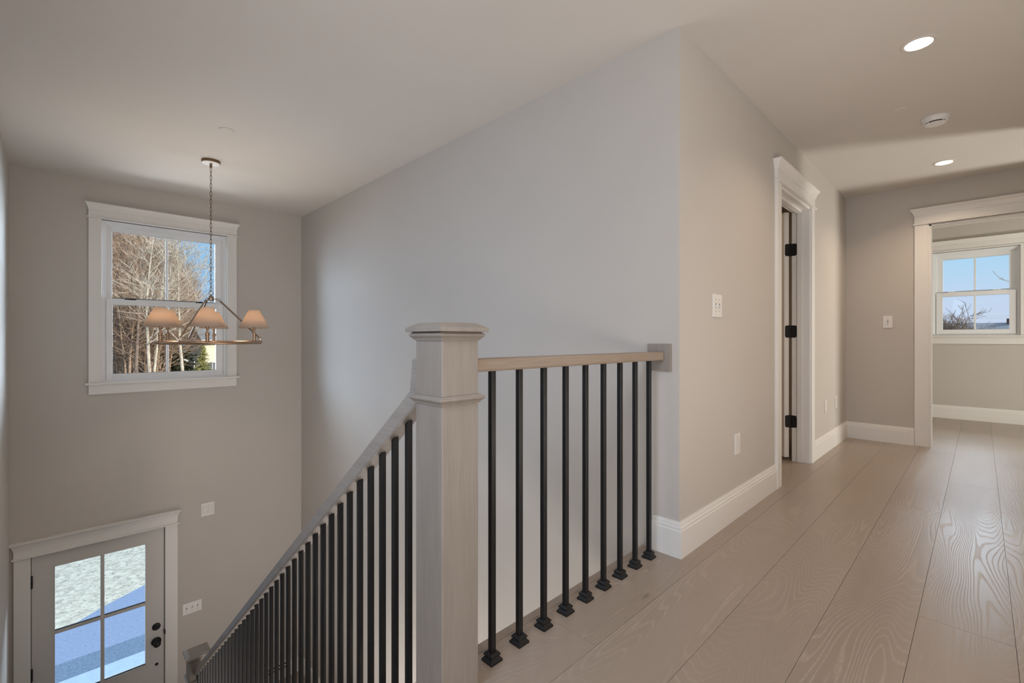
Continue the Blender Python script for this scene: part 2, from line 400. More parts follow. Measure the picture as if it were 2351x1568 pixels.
# stair flight (treads and risers against the left wall)
def stair_flight():
    bm = bmesh.new()
    for k in range(1, 15):
        z = -.1913 * k; y0 = 1.135 + .248 * (k - 1)
        box(bm, -.293, .835, y0 - .0, y0 + .248 + .02, z - .028, z, .004)
        box(bm, -.293, .815, y0 + .248, y0 + .262, z - .1913, z - .0281)
    box(bm, -.293, .815, 1.137, 1.149, -.1913, -.031)
    return struct('stair_flight', bm, M['raily'])
stair_flight()
bm = bmesh.new(); prism(bm, [(1.15, -.30), (1.15, LF), (4.60, LF), (4.60, -2.90 + .02)], 'X', .74, .80); struct('trim_stringer', bm, M['trim'])

# baseboards
struct('baseboard_hall_left', sweep(bmesh.new(), [(2.03, 1.1), (2.03, .97), (3.42, .97)], BASEP, -1), M['trim'])
struct('baseboard_hall_right', sweep(bmesh.new(), [(4.40, .97), (5.745, .97), (5.745, .44)], BASEP, -1), M['trim'])
struct('baseboard_bedroom', sweep(bmesh.new(), [(5.865, 1.1), (8.04, 1.1), (8.04, -3.38)], BASEP, -1), M['trim'])
struct('baseboard_foyer', sweep(bmesh.new(), [(.838, 5.6), (2.03, 5.6), (2.03, 1.2)], BASEP, -1, LF), M['trim'])

# ------------------------------------------------------------------ windows
def window(name, w, s0, s1, z0, z1, gs0, gs1, zsash, depth, left_sash_lock_mat, room_cw=.088):
    """casing + jamb + double-hung unit.  s0..s1, z0..z1 = inside of casing; gs0..gs1 = glass; zsash=(lo0,lo1,up0,up1)"""
    root = sempty(name, w.pt((s0+s1)/2, 0, z0))
    def st(nm, bm, mat, par=root):
        o = obj(nm, bm, mat, par); return o
    lo0, lo1, up0, up1 = zsash
    bm = bmesh.new()
    w.box(bm, s0 - room_cw, s0, 0, .019, z0 - .005, z1 + .008, .002); w.box(bm, s1, s1 + room_cw, 0, .019, z0 - .005, z1 + .008, .002)
    st('casing', bm, M['trim'])
    st('head_casing', header(w, s0 - room_cw, s1 + room_cw, z1 + .006, z1 + .142), M['trim'])
    bm = bmesh.new(); w.box(bm, s0 - room_cw - .022, s1 + room_cw + .022, -.05, .042, z0 - .018, z0, .003); st('sill', bm, M['trim'])
    bm = bmesh.new(); w.box(bm, s0 - room_cw, s1 + room_cw, 0, .018, z0 - .105, z0 - .018, .003); st('apron', bm, M['trim'])
    def frame(bm, a, b, c, d, t, d0, d1, tb=None, tt=None, bev=.0015):
        """rect frame outer a..b (s), c..d (z), member width t, depth range"""
        tb = t if tb is None else tb; tt = t if tt is None else tt
        w.box(bm, a, a + t, d0, d1, c, d, bev); w.box(bm, b - t, b, d0, d1, c, d, bev)
        w.box(bm, a + t, b - t, d0, d1, c, c + tb, bev); w.box(bm, a + t, b - t, d0, d1, d - tt, d, bev)
        return bm
    fr = st('window_frame', frame(bmesh.new(), s0, s1, z0, z1, .012, -.16, -.002), M['vinyl'])
    f2 = frame(bmesh.new(), s0 + .012, s1 - .012, z0 + .012, z1 - .012, .014, -.16, -.022)
    frame(f2, s0 + .026, s1 - .026, z0 + .026, z1 - .026, .010, -.16, -.036)
    st('jamb_liner', f2, M['vinyl'])
    a, b = s0 + .034, s1 - .034; dm = -depth
    # upper sash (outer), lower sash (inner)
    us = st('upper_sash', frame(bmesh.new(), a, b, up0 - .05, z1 - .03, gs0 - a, dm - .055, dm - .025, up0 - (up0 - .05), z1 - .03 - up1), M['vinyl'])
    ls = st('lower_sash', frame(bmesh.new(), a, b, z0 + .02, lo1 + (up0 - lo1) * .82, gs0 - a, dm - .022, dm + .012, lo0 - z0 - .02, (up0 - lo1) * .82), M['vinyl'])
    # second member of the frames right side width may differ: widen with an extra stile
    for par, (c, d), dd in ((us, (up0, up1), (dm - .055, dm - .025)), (ls, (lo0, lo1), (dm - .022, dm + .012))):
        bb = bmesh.new(); w.box(bb, gs1, b - .002, dd[0], dd[1] + .0004, c - .01, d + .01); st('sash_stile', bb, M['vinyl'], par)
        sm = (gs0 + gs1) / 2
        bb = bmesh.new(); w.box(bb, sm - .009, sm + .009, dd[0] + .019, dd[1] - .003, c, d, .002); st('muntin', bb, M['vinyl'], par)
        bb = bmesh.new(); w.box(bb, sm - .0095, sm + .0085, dd[0] + .006, dd[0] + .0125, c, d); st('muntin_light_mask', bb, M['gasket'] if left_sash_lock_mat is M['gasket'] else M['vinyl'], par)  # added backing strip that keeps outdoor lamp light off the muntin
        bb = bmesh.new(); w.box(bb, gs0 - .005, gs1 + .005, (dd[0]+dd[1])/2 - .002, (dd[0]+dd[1])/2 + .002, c - .005, d + .005); st('pane', bb, M['glass'], par)
        bb = bmesh.new(); e = .0035
        w.box(bb, gs0, gs1, (dd[0]+dd[1])/2 + .002, dd[1] - .001, c, c + (e * 1.6 if par is us else e * .5)); 
        w.box(bb, gs0, gs1, (dd[0]+dd[1])/2 + .002, dd[1] - .004, d - e * .6, d)
        st('gasket', bb, M['gasket'] if left_sash_lock_mat is M['gasket'] else M['greyline'], par)
    zt = lo1 + (up0 - lo1) * .82
    for s in (gs0 + (gs1 - gs0) * .16, gs0 + (gs1 - gs0) * .84):
        bb = bmesh.new(); w.box(bb, s - .045, s + .035, dm - .018, dm + .008, zt, zt + .008, .002)
        w.box(bb, s - .02, s + .045, dm - .012, dm + .002, zt + .008, zt + .016, .002); st('sash_lock', bb, left_sash_lock_mat, ls)
    return root
window('window_1', DW, .274, 1.268, .608, 2.085, .352, 1.174, (.680, 1.320, 1.382, 2.004), .038, M['gasket'])
window('window_2', BW, -.325, .438, 1.048, 2.103, -.237, .342, (1.122, 1.542, 1.602, 2.014), .032, M['vinyl'])

# ------------------------------------------------------------------ front door
def front_door():
    w = DW; root = sempty('door_1', (.28, 5.6, LF))
    bm = bmesh.new(); w.box(bm, -.269, -.171, 0, .02, LF, -.826, .002); w.box(bm, .738, .838, 0, .02, LF, -.826, .002); obj('casing', bm, M['trim'], root)
    obj('head_casing', header(w, -.269, .838, -.828, -.690, over=.026), M['trim'], root)
    bm = bmesh.new(); w.box(bm, -.171, .738, -.15, -.055, -.838, -.826); w.box(bm, -.171, -.160, -.15, -.055, LF, -.83); w.box(bm, .727, .738, -.15, -.055, LF, -.83); obj('door_frame', bm, M['trim'], root)
    bm = bmesh.new(); w.box(bm, -.1715, .7385, -.054, -.02, -.834, -.826); w.box(bm, -.1715, -.163, -.054, -.012, LF, -.83); w.box(bm, .730, .7385, -.054, -.012, LF, -.83); obj('gap_dark_strip', bm, M['gasket'], root)  # black strip put behind the leaf gap to darken it
    # leaf: stiles and rails around the glass, raised panel below
    x0, x1, gl, gr, gt, gb = -.1655, .7325, -.032, .595, -.958, -2.123
    leaf = bmesh.new(); d0, d1 = -.050, -.006
    w.box(leaf, x0, gl, d0, d1, LF + .012, -.834); w.box(leaf, gr, x1, d0, d1, LF + .012, -.834)
    w.box(leaf, gl, gr, d0, d1, gt, -.834); w.box(leaf, gl, gr, d0, d1, LF + .012, gb)
    lf = obj('door_leaf', leaf, M['door'], root)
    bm = bmesh.new(); w.box(bm, gl + .03, gr - .03, -.006, .002, LF + .2, gb - .13, .006); obj('lower_panel', bm, M['door'], lf)
    bm = bmesh.new()
    w.box(bm, gl - .0005, gl + .006, -.045, -.003, gb, gt); w.box(bm, gr - .006, gr + .0005, -.045, -.003, gb, gt)
    w.box(bm, gl, gr, -.045, -.003, gt - .004, gt); w.box(bm, gl, gr, -.045, -.003, gb, gb + .006)
    sm = (.268 + .295) / 2
    w.box(bm, sm - .0135, sm + .0135, -.045, -.004, gb, gt, .003); w.box(bm, gl, gr, -.0445, -.0045, -1.549, -1.521, .003)
    obj('glazing_bars', bm, M['door'], lf)
    bm = bmesh.new()
    w.box(bm, gl + .006, gr - .006, -.026, -.012, -1.5205, -1.514); w.box(bm, gl + .006, gr - .006, -.026, -.012, gb + .006, gb + .012); obj('glazing_shadow_gasket', bm, M['gasket'], lf)  # black strips draw the shadow line along the lower pane edges
    bm = bmesh.new(); w.box(bm, gl, gr, -.030, -.027, gb, gt); obj('pane', bm, M['glass'], lf)
    for z in (-1.046, -1.829, -2.61):
        bm = bmesh.new(); tube(bm, [w.pt(-.1665, .006, z - .053), w.pt(-.1665, .006, z + .053)], .0075, 10)
        w.box(bm, -.176, -.158, -.004, .0035, z - .048, z + .048); obj('hinge', bm, M['black'], root)
    bm = bmesh.new(); lathe(bm, [(.034, 0), (.034, .006), (.030, .011), (.020, .014), (.019, .020), (.0, .021)][:5], 28, w.lathem(.672, -.006, -1.785))
    w.box(bm, .660, .684, .01, .028, -1.789, -1.781, .002); obj('deadbolt', bm, M['black'], lf)
    bm = bmesh.new(); lathe(bm, [(.040, 0), (.040, .005), (.034, .012), (.013, .016), (.011, .036), (.020, .042), (.028, .052), (.030, .062), (.026, .072), (.014, .078)], 28, w.lathem(.672, -.006, -1.929))
    obj('door_knob', bm, M['black'], lf, True)
    bm = bmesh.new(); lathe(bm, [(.013, 0), (.013, .004), (.009, .008)], 20, w.lathem(.675, -.006, -2.15)); obj('keyhole_cover', bm, M['black'], lf)
    bm = bmesh.new(); w.box(bm, .729, .742, -.004, .0215, -1.875, -1.835, .001); obj('strike_plate', bm, M['black'], root)
front_door()

# ------------------------------------------------------------------ hall door
def hall_door():
    w = HW; root = sempty('door_2', (3.91, .97, 0))
    bm = bmesh.new(); w.box(bm, 3.42, 3.508, 0, .02, 0, 2.058, .002); w.box(bm, 4.312, 4.40, 0, .02, 0, 2.058, .002); obj('casing', bm, M['trim'], root)
    obj('head_casing', header(w, 3.42, 4.40, 2.056, 2.205, over=.03), M['trim'], root)
    bm = bmesh.new(); w.box(bm, 3.508, 3.521, -.1205, .006, 0, 2.05); w.box(bm, 4.300, 4.312, -.1205, .006, 0, 2.05); w.box(bm, 3.508, 4.312, -.1205, .006, 2.04, 2.056)
    w.box(bm, 3.521, 3.533, -.082, -.045, 0, 2.03, .002); w.box(bm, 4.289, 4.300, -.082, -.045, 0, 2.03, .002); w.box(bm, 3.521, 4.300, -.082, -.045, 2.024, 2.04, .002)
    obj('door_frame', bm, M['trim'], root)
    # leaf swung 135 degrees into the room behind
    c, s = math.cos(R(45)), math.sin(R(45)); P = Vector((4.262, 1.136, 0))
    m = Matrix(((s, c, 0, 0), (-c, s, 0, 0), (0, 0, 1, 0), (0, 0, 0, 1)))  # local x: across thickness, local y: along leaf
    bm = bmesh.new()
    box(bm, 0, .038, 0, .755, .030, 2.045, .001)
    for (a, b) in ((.25, .95), (1.08, 1.9)):
        for xx in (-.004, .036): box(bm, xx, xx + .006, .12, .63, a, b, .002)
    bmesh.ops.transform(bm, matrix=Matrix.Translation(P) @ m, verts=bm.verts)
    lf = obj('door_leaf', bm, M['trim'], root)
    bm = bmesh.new(); lathe(bm, [(.03, 0), (.03, .008), (.012, .012), (.011, .03), (.026, .045), (.026, .058), (.01, .066)], 20, Matrix.Translation(P) @ m @ Matrix.Translation((0, .69, .95)) @ Matrix.Rotation(R(-90), 4, 'Y'))
    obj('door_knob', bm, M['black'], lf, True)
    for z in (1.735, 1.064, .325):
        bm = bmesh.new()
        # jamb leaf (on the jamb face) and door leaf (on the door edge), rounded corners
        def plate(mm, wd, side):
            pts = []; h = .050; r = .014
            base = [(0, -h), (wd, -h), (wd, h), (0, h)]
            out = [(0, -h)]
            for k in range(5): a = -math.pi/2 + k * math.pi/8; out.append((wd - r + r*math.cos(a), -h + r + r*math.sin(a)))
            for k in range(5): a = k * math.pi/8; out.append((wd - r + r*math.cos(a), h - r + r*math.sin(a)))
            out.append((0, h))
            A = [bm.verts.new(mm @ Vector((u, 0, v))) for u, v in out]; D = [bm.verts.new(mm @ Vector((u, .003, v))) for u, v in out]
            n = len(out); bm.faces.new(A); bm.faces.new(D[::-1])
            for i in range(n): bm.faces.new((A[i], D[i], D[(i+1) % n], A[(i+1) % n]))
        # jamb: plane x=4.300, u runs toward -y from y=1.098
        plate(Matrix(((0, -1, 0, 4.300), (-1, 0, 0, 1.0985), (0, 0, 1, z), (0, 0, 0, 1))), .044, 0)
        # door edge: from hinge corner going back along the edge
        H = P + m @ Vector((.040, -.0005, 0)); dx = m @ Vector((-1, 0, 0)); dy = m @ Vector((0, -1, 0))
        plate(Matrix(((dx.x, dy.x, 0, H.x), (dx.y, dy.y, 0, H.y), (0, 0, 1, z), (0, 0, 0, 1))), .034, 1)
        tube(bm, [(4.294, 1.1035, z - .052), (4.294, 1.1035, z + .052)], .0072, 10)
        box(bm, 4.288, 4.3, 1.099, 1.106, z - .048, z + .048)
        obj('hinge', bm, M['black'], root)
hall_door()
# cased opening to the bedroom
def cased_opening():
    w = FW; root = sempty('trim_1', (5.745, -.2, 0))
    bm = bmesh.new(); w.box(bm, .343, .438, 0, .02, 0, 2.07, .002); w.box(bm, .335, .343, 0, .012, 0, 2.062); w.box(bm, -.853, -.758, 0, .02, 0, 2.07, .002); obj('casing', bm, M['trim'], root)
    obj('head_casing', header(w, -.853, .438, 2.066, 2.214, over=.03), M['trim'], root)
    bm = bmesh.new(); w.box(bm, .322, .335, -.14, .006, 0, 2.06); w.box(bm, -.75, -.737, -.14, .006, 0, 2.06); w.box(bm, -.75, .335, -.14, .006, 2.047, 2.06)
    w.box(bm, .335, .425, -.14, -.12, 0, 2.05); obj('door_frame', bm, M['trim'], root)
cased_opening()

# ------------------------------------------------------------------ newel posts
def newel(base, name, label):
    cx, cy, capz = base[0], base[1], base[2]
    z0 = base[3]
    root = empty(name, (cx, cy, z0)); tag(root, label, 'newel post', 'square wood newel posts of the staircase')
    T = Matrix.Translation((cx, cy, 0))
    obj('post', box(bmesh.new(), cx - .063, cx + .063, cy - .063, cy + .063, z0, capz - .004, .0025), M['newel'], root)
    def mould(zt):  # top z of the moulding
        return lathe(bmesh.new(), [(.062, zt - .024), (.067, zt - .024), (.067, zt - .021), (.070, zt - .019), (.0705, zt - .017), (.0755, zt - .013), (.0775, zt - .009), (.0765, zt - .006), (.072, zt - .003), (.069, zt), (.062, zt)], 4, T, True)
    obj('collar', mould(capz), M['newel'], root)
    obj('collar', mould(capz - .176), M['newel'], root)
    obj('cap', lathe(bmesh.new(), [(.083, capz), (.0845, capz + .001), (.0845, capz + .010), (.0835, capz + .0115), (.060, capz + .024), (.056, capz + .025)], 4, T, True), M['newel'], root)
    return root
newel((.788, 1.066, 1.021, 0), 'newel_post', 'tall pale taupe wooden newel post with broad flat square cap on the upper landing')
newel((.788, 4.403, -1.512, -2.6782), 'newel_post', 'small distant wooden newel post at the foot of the stairs beside front door')

# ------------------------------------------------------------------ rails
def level_rail():
    root = empty('landing_handrail', (1.43, 1.066, 0)); tag(root, 'short level wooden handrail running from the tall newel post to the wall', 'handrail')
    obj('rail', box(bmesh.new(), .8505, 2.0125, 1.035, 1.097, .903, .942, .007), M['railx'], root)
    bm = bmesh.new(); box(bm, 2.012, 2.0305, 1.006, 1.122, .852, .978, .002)
    bmesh.ops.recalc_face_normals(bm, faces=bm.faces)
    obj('rosette', bm, M['newel'], root)
level_rail()
YS = 1.2045; ZS = .840; SL = .778
def slope_rail():
    T = .052
    poly = [(1.1285, .942), (YS, .942), (YS, ZS), (4.3405, ZS - SL * (4.3405 - YS)), (4.3405, ZS - SL * (4.3405 - YS) - T), (1.1285, ZS + SL * (YS - 1.1285) - T)]
    root = empty('stair_handrail', (.788, 2.7, -1)); tag(root, 'long sloping wooden handrail descending along the stairs to the foyer', 'handrail')
    obj('rail', prism(bmesh.new(), poly, 'X', .757, .819, .0065), M['raily'], root)
slope_rail()
# balusters
def shoe_bm(x, y, z):
    return lathe(bmesh.new(), [(.0235, 0), (.0235, .0065), (.022, .008), (.0175, .0135), (.0165, .0155), (.0165, .018), (.019, .0195), (.019, .0235), (.0175, .025), (.0130, .0305), (.0095, .0305)], 4, Matrix.Translation((x, y, z)), True)
def bar(bm, x, y, z0, z1, tilt=0):
    h = .0090
    vs = []
    for (a, b) in ((-h, -h), (h, -h), (h, h), (-h, h)): vs.append((bm.verts.new((x + a, y + b, z0)), bm.verts.new((x + a, y + b, z1 - SL * b * tilt))))
    bm.faces.new([v[0] for v in vs][::-1]); bm.faces.new([v[1] for v in vs])
    for i in range(4): bm.faces.new((vs[i][0], vs[(i+1) % 4][0], vs[(i+1) % 4][1], vs[i][1]))
    bmesh.ops.bevel(bm, geom=[e for e in bm.edges if abs((e.verts[0].co - e.verts[1].co).normalized().z) > .99], offset=.0012, segments=1, affect='EDGES')
    return bm
ORD = ['first', 'second', 'third', 'fourth', 'fifth', 'sixth', 'seventh', 'eighth', 'ninth', 'tenth', 'eleventh', 'twelfth', 'thirteenth', 'fourteenth', 'fifteenth', 'sixteenth', 'seventeenth', 'eighteenth', 'nineteenth', 'twentieth']
TENS = {20: 'twenty', 30: 'thirty'}
def ordinal(n):
    if n <= 20: return ORD[n - 1]
    if n == 30: return 'thirtieth'
    return TENS[n // 10 * 10] + '-' + ORD[n % 10 - 1]
for i in range(9):
    x = .962 + i * (1.929 - .962) / 8; y = 1.0675
    root = empty('baluster', (x, y, 0))
    pos = 'nearest the tall newel post' if i == 0 else ('nearest the wall end' if i == 8 else ordinal(i + 1) + ' from the tall newel post')
    tag(root, 'black square iron baluster on the landing floor, ' + pos, 'baluster', 'black iron balusters along the landing edge')
    obj('shaft', bar(bmesh.new(), x, y, 0, .9035), M['iron'], root); obj('shoe', shoe_bm(x, y, 0), M['iron'], root)
for i in range(38):
    x = .788; y = 1.268 + i * .08265
    k = int((y - 1.135) / .248) + 1; k = min(k, 14); z0 = -.1913 * k
    zt = ZS - SL * (y - YS) - .052 + .002
    root = empty('baluster', (x, y, z0))
    pos = 'nearest the upper newel post' if i == 0 else ('nearest the foot newel post' if i == 37 else ordinal(i + 1) + ' down from upper newel post')
    tag(root, 'black iron baluster under the sloping stair rail, ' + pos, 'baluster', 'black iron balusters along the stairs')
    obj('shaft', bar(bmesh.new(), x, y, z0, zt, 1), M['iron'], root); obj('shoe', shoe_bm(x, y, z0), M['iron'], root)

# ------------------------------------------------------------------ chandelier
def chandelier():
    cx, cy = .872, 4.348
    root = empty('chandelier', (cx, cy, CE)); tag(root, 'brass ring chandelier with six small linen shades hanging on a chain over the stairwell', 'chandelier')
    T = Matrix.Translation((cx, cy, 0))
    D = math.hypot(cx, cy); u = Vector((cx / D, cy / D, 0)); rt = Vector((u.y, -u.x, 0))
    def pos(deg, r, z): a = R(deg); v = -u * math.cos(a) * r + rt * math.sin(a) * r; return Vector((cx + v.x, cy + v.y, z))
    can = obj('canopy', lathe(bmesh.new(), [(.064, CE - .0225), (.0655, CE - .021), (.0655, CE)], 40, T), M['bronze'], root)
    obj('canopy_face', lathe(bmesh.new(), [(.060, CE - .0245), (.063, CE - .0226), (.063, CE - .022)], 40, T), M['white'], root)
    obj('chain_holder', lathe(bmesh.new(), [(.004, CE - .060), (.009, CE - .052), (.011, CE - .043), (.008, CE - .036), (.009, CE - .028), (.011, CE - .024)], 16, T), M['bronze'], root)
    ztop, zbot = CE - .056, 1.387; n = 31; pitch = (ztop - zbot) / n
    for i in range(n):
        zc = ztop - pitch * (i + .5); L2 = pitch * .62; wd = .0068; ax = rt if i % 2 == 0 else u
        if i % 2 == 0: ax = (rt * .9 + u * .43).normalized()
        else: ax = (u * .9 - rt * .43).normalized()
        pts = []
        for k in range(16):
            a = 2 * math.pi * k / 16; pts.append(Vector((cx, cy, zc)) + ax * (wd * math.cos(a)) + Vector((0, 0, 1)) * (math.sin(a) * L2))
        obj('chain_link', tube(bmesh.new(), pts, .0018, 6, True), M['bronze'], root, True)
    hub = bmesh.new()
    lathe(hub, [(.010, 1.306), (.0195, 1.309), (.0205, 1.315), (.0205, 1.334), (.017, 1.345), (.008, 1.351), (.007, 1.356), (.004, 1.358)], 20, T)
    tube(hub, [Vector((cx, cy, 1.373)) + rt * (.016 * math.cos(a)) + Vector((0, 0, .016 * math.sin(a))) for a in [2*math.pi*k/20 for k in range(20)]], .0030, 8, True)
    obj('hub', hub, M['nickel'], root, False)
    zr = .975; rr = .350
    obj('ring', tube(bmesh.new(), [pos(a * 5, rr, zr) for a in range(72)], .0145, 12, True), M['brass'], root, True)
    for dg in (86.4, 206.4, 326.4):
        bm = bmesh.new()
        a = pos(dg, .062, 1.312); b = pos(dg, rr - .012, 1.018)
        tube(bm, [a, b], .0068, 10)
        tube(bm, [pos(dg, .016, 1.326), pos(dg, .040, 1.324)], .004, 8)
        for c, r_ in ((pos(dg, .051, 1.321), .0095), (pos(dg, rr - .003, 1.008), .0095)):
            w2 = (pos(dg, 1, 0) - pos(dg, 0, 0)).normalized()
            tube(bm, [c + w2 * (r_ * math.cos(q)) + Vector((0, 0, r_ * math.sin(q))) for q in [2*math.pi*k/14 for k in range(14)]], .0026, 6, True)
        lathe(bm, [(.009, zr + .012), (.009, zr + .020), (.004, zr + .024)], 12, Matrix.Translation(pos(dg, rr, 0)))
        obj('rod', bm, M['nickel'], root)
    for dg in (-3.6, 56.4, 116.4, 176.4, 236.4, 296.4):
        p = pos(dg, rr, 0); Tp = Matrix.Translation((p.x, p.y, 0))
        ca = obj('candle_holder', lathe(bmesh.new(), [(.0165, zr + .010), (.0165, zr + .016), (.0125, zr + .017), (.0125, zr + .054), (.0155, zr + .056), (.0155, zr + .074), (.0075, zr + .077), (.0075, zr + .098), (.011, zr + .106), (.011, zr + .122), (.006, zr + .124)], 16, Tp), M['brass'], root)
        bm = bmesh.new(); zb, ztp = 1.094, 1.236
        for (r0, r1) in ((.109, .038), (.1078, .0368)):
            A = [bm.verts.new(Tp @ Vector((r0*math.cos(2*math.pi*k/40), r0*math.sin(2*math.pi*k/40), zb))) for k in range(40)]
            D_ = [bm.verts.new(Tp @ Vector((r1*math.cos(2*math.pi*k/40), r1*math.sin(2*math.pi*k/40), ztp))) for k in range(40)]
            for k in range(40): bm.faces.new((A[k], A[(k+1) % 40], D_[(k+1) % 40], D_[k]))
            if r0 == .109: A0, D0 = A, D_
            else:
                for k in range(40): bm.faces.new((A0[k], A0[(k+1) % 40], A[(k+1) % 40], A[k])); bm.faces.new((D0[k], D0[(k+1) % 40], D_[(k+1) % 40], D_[k]))
                break
        obj('lamp_shade', bm, M['shade'], ca, True)
        obj('bulb', lathe(bmesh.new(), [(.006, 1.098), (.012, 1.110), (.016, 1.128), (.014, 1.148), (.007, 1.168), (.002, 1.176)], 16, Tp), M['bulb'], ca, True)
        ld = bpy.data.lights.new('bulb_light', 'POINT'); ld.energy = LP['bulb']; ld.color = (1, .84, .66); ld.shadow_soft_size = .012
        lo = bpy.data.objects.new('bulb_light', ld); C.objects.link(lo); lo.location = (p.x, p.y, 1.195)
LP = dict(bulb=3.0)
chandelier()

# ------------------------------------------------------------------ ceiling fittings
def downlight(x, y, power, label, visible=True):
    root = empty('recessed_downlight', (x, y, CE))
    tag(root, label, 'ceiling light', 'recessed round downlights')
    T = Matrix.Translation((x, y, 0))
    bm = bmesh.new()
    prof = [(.052, CE - .0005), (.054, CE - .004), (.069, CE - .0035), (.072, CE - .0005)]
    rings = [[bm.verts.new(T @ Vector((r * math.cos(2*math.pi*k/48), r * math.sin(2*math.pi*k/48), z))) for k in range(48)] for r, z in prof]
    for a, b in zip(rings, rings[1:]):
        for k in range(48): bm.faces.new((a[k], a[(k+1) % 48], b[(k+1) % 48], b[k]))
    obj('trim_ring', bm, M['ceil'], root, True)
    obj('lens', lathe(bmesh.new(), [(.052, CE - .003), (.052, CE - .0005)], 40, T), M['lens'], root)
    lamp(x, y, power)
def lamp(x, y, power):
    ld = bpy.data.lights.new('can_lamp', 'AREA'); ld.shape = 'DISK'; ld.size = .098; ld.energy = power; ld.color = (1, .76, .54); ld.spread = R(130)
    o = bpy.data.objects.new('can_lamp', ld); C.objects.link(o); o.location = (x, y, CE - .006)
downlight(2.981, .212, 5, 'glowing round downlight nearer the camera, at top right of the ceiling')
downlight(5.134, .209, 6, 'glowing round downlight farther down the hall near the cased opening')
def cover_plate(x, y, r, label):
    o = obj('ceiling_cover_plate', lathe(bmesh.new(), [(r - .004, CE - .0055), (r, CE - .003), (r, CE)], 40, Matrix.Translation((x, y, 0))), M['ceil']); tag(o, label, 'ceiling plate', 'small round ceiling cover plates')
cover_plate(3.767, .361, .045, 'flat round cover plate on the hall ceiling beside the smoke detector')
cover_plate(.821, 3.637, .047, 'flat round cover plate on the ceiling near the chandelier canopy')
def detector():
    x, y = 4.06, .208; T = Matrix.Translation((x, y, 0))
    root = empty('smoke_detector', (x, y, CE)); tag(root, 'round white smoke detector on the hall ceiling between the two downlights', 'smoke detector')
    obj('base', lathe(bmesh.new(), [(.066, CE - .010), (.069, CE - .008), (.069, CE)], 48, T), M['white'], root)
    obj('housing', lathe(bmesh.new(), [(.030, CE - .044), (.046, CE - .0425), (.052, CE - .040), (.0525, CE - .038)], 48, T), M['white'], root)
    obj('vent_band', lathe(bmesh.new(), [(.046, CE - .038), (.046, CE - .030)], 48, T), M['dark'], root)
    obj('upper_housing', lathe(bmesh.new(), [(.058, CE - .030), (.061, CE - .028), (.065, CE - .010)], 48, T), M['white'], root)
    bm = bmesh.new()
    for k in range(16):
        a = 2*math.pi*k/16 + .1; p = Vector((x + .050*math.cos(a), y + .050*math.sin(a), 0))
        if abs(((a - math.atan2(-y, -x)) % (2*math.pi)) - 0) < .45 or abs(((a - math.atan2(-y, -x)) % (2*math.pi)) - 2*math.pi) < .45: continue
        lathe(bm, [(.0035, CE - .039), (.0035, CE - .029)], 6, Matrix.Translation(p))
    obj('vent_rib', bm, M['white'], root)
detector()

# ------------------------------------------------------------------ wall plates
def plate(w, s0, s1, z0, z1, kind, label, name, cat, group):
    root = empty(name, w.pt((s0+s1)/2, 0, z0)); tag(root, label, cat, group)
    bm = bmesh.new(); w.box(bm, s0, s1, 0, .006, z0, z1, .0022); obj('faceplate', bm, M['plate'], root)
    zc = (z0+z1)/2; sc = (s0+s1)/2
    if kind[0] == 'toggle':
        n = kind[1]
        for i in range(n):
            s = sc + (i - (n-1)/2) * .046
            bm = bmesh.new(); w.box(bm, s - .0055, s + .0055, .0055, .0065, zc - .0125, zc + .0125); obj('toggle_slot', bm, M['greyline'], root)
            bm = bmesh.new(); w.box(bm, s - .0042, s + .0042, .006, .017, zc - .008, zc + .003, .001); obj('toggle', bm, M['plate'], root)
            for zz in (-.03, .03):
                bm = bmesh.new(); lathe(bm, [(.0028, 0), (.0024, .0012)], 10, w.lathem(s, .006, zc + zz)); obj('screw', bm, M['greyline'], root)
    elif kind[0] == 'rocker':
        n = kind[1]
        for i in range(n):
            s = sc + (i - (n-1)/2) * .046
            bm = bmesh.new(); w.box(bm, s - .0172, s + .0172, .0055, .0063, zc - .0342, zc + .0342); obj('insert_gap', bm, M['greyline'], root)
            bm = bmesh.new(); w.box(bm, s - .0162, s + .0162, .005, .0085, zc - .0332, zc + .0332, .001); obj('rocker', bm, M['plate'], root)
    elif kind[0] == 'outlet':
        bm = bmesh.new(); w.box(bm, sc - .0172, sc + .0172, .0055, .0063, zc - .0342, zc + .0342); obj('insert_gap', bm, M['greyline'], root)
        bm = bmesh.new(); w.box(bm, sc - .0162, sc + .0162, .005, .0085, zc - .0332, zc + .0332, .001); obj('receptacle', bm, M['plate'], root)
        bm = bmesh.new()
        for zz in (-.017, .017):
            for ss in (-.006, .006): w.box(bm, sc + ss - .001, sc + ss + .001, .0084, .0089, zc + zz - .001, zc + zz + .007)
            w.box(bm, sc - .002, sc + .002, .0084, .0089, zc + zz - .010, zc + zz - .006)
        obj('socket_slots', bm, M['greyline'], root)
plate(HW, 2.396, 2.512, 1.116, 1.236, ('toggle', 2), 'white two-gang toggle switch on the hall wall right of the corner', 'light_switch', 'light switch', 'white wall switches')
plate(FW, .598, .672, 1.110, 1.230, ('toggle', 1), 'white single toggle switch on the end wall left of the cased opening', 'light_switch', 'light switch', 'white wall switches')
plate(DW, .880, 1.042, -1.768, -1.655, ('toggle', 3), 'white three-gang toggle switch beside the front door knob', 'light_switch', 'light switch', 'white wall switches')
plate(DW, 1.036, 1.153, -.820, -.683, ('rocker', 2), 'white two-gang wall plate above and right of the front door head', 'wall_plate', 'wall plate', 'blank wall plates')
plate(HW, 2.700, 2.778, .350, .470, ('outlet',), 'white power outlet low on the hall wall below the two-gang switch', 'power_outlet', 'outlet', 'white power outlets')
plate(HW, 5.240, 5.315, .345, .462, ('outlet',), 'white power outlet low on the hall wall nearest the far corner', 'power_outlet', 'outlet', 'white power outlets')
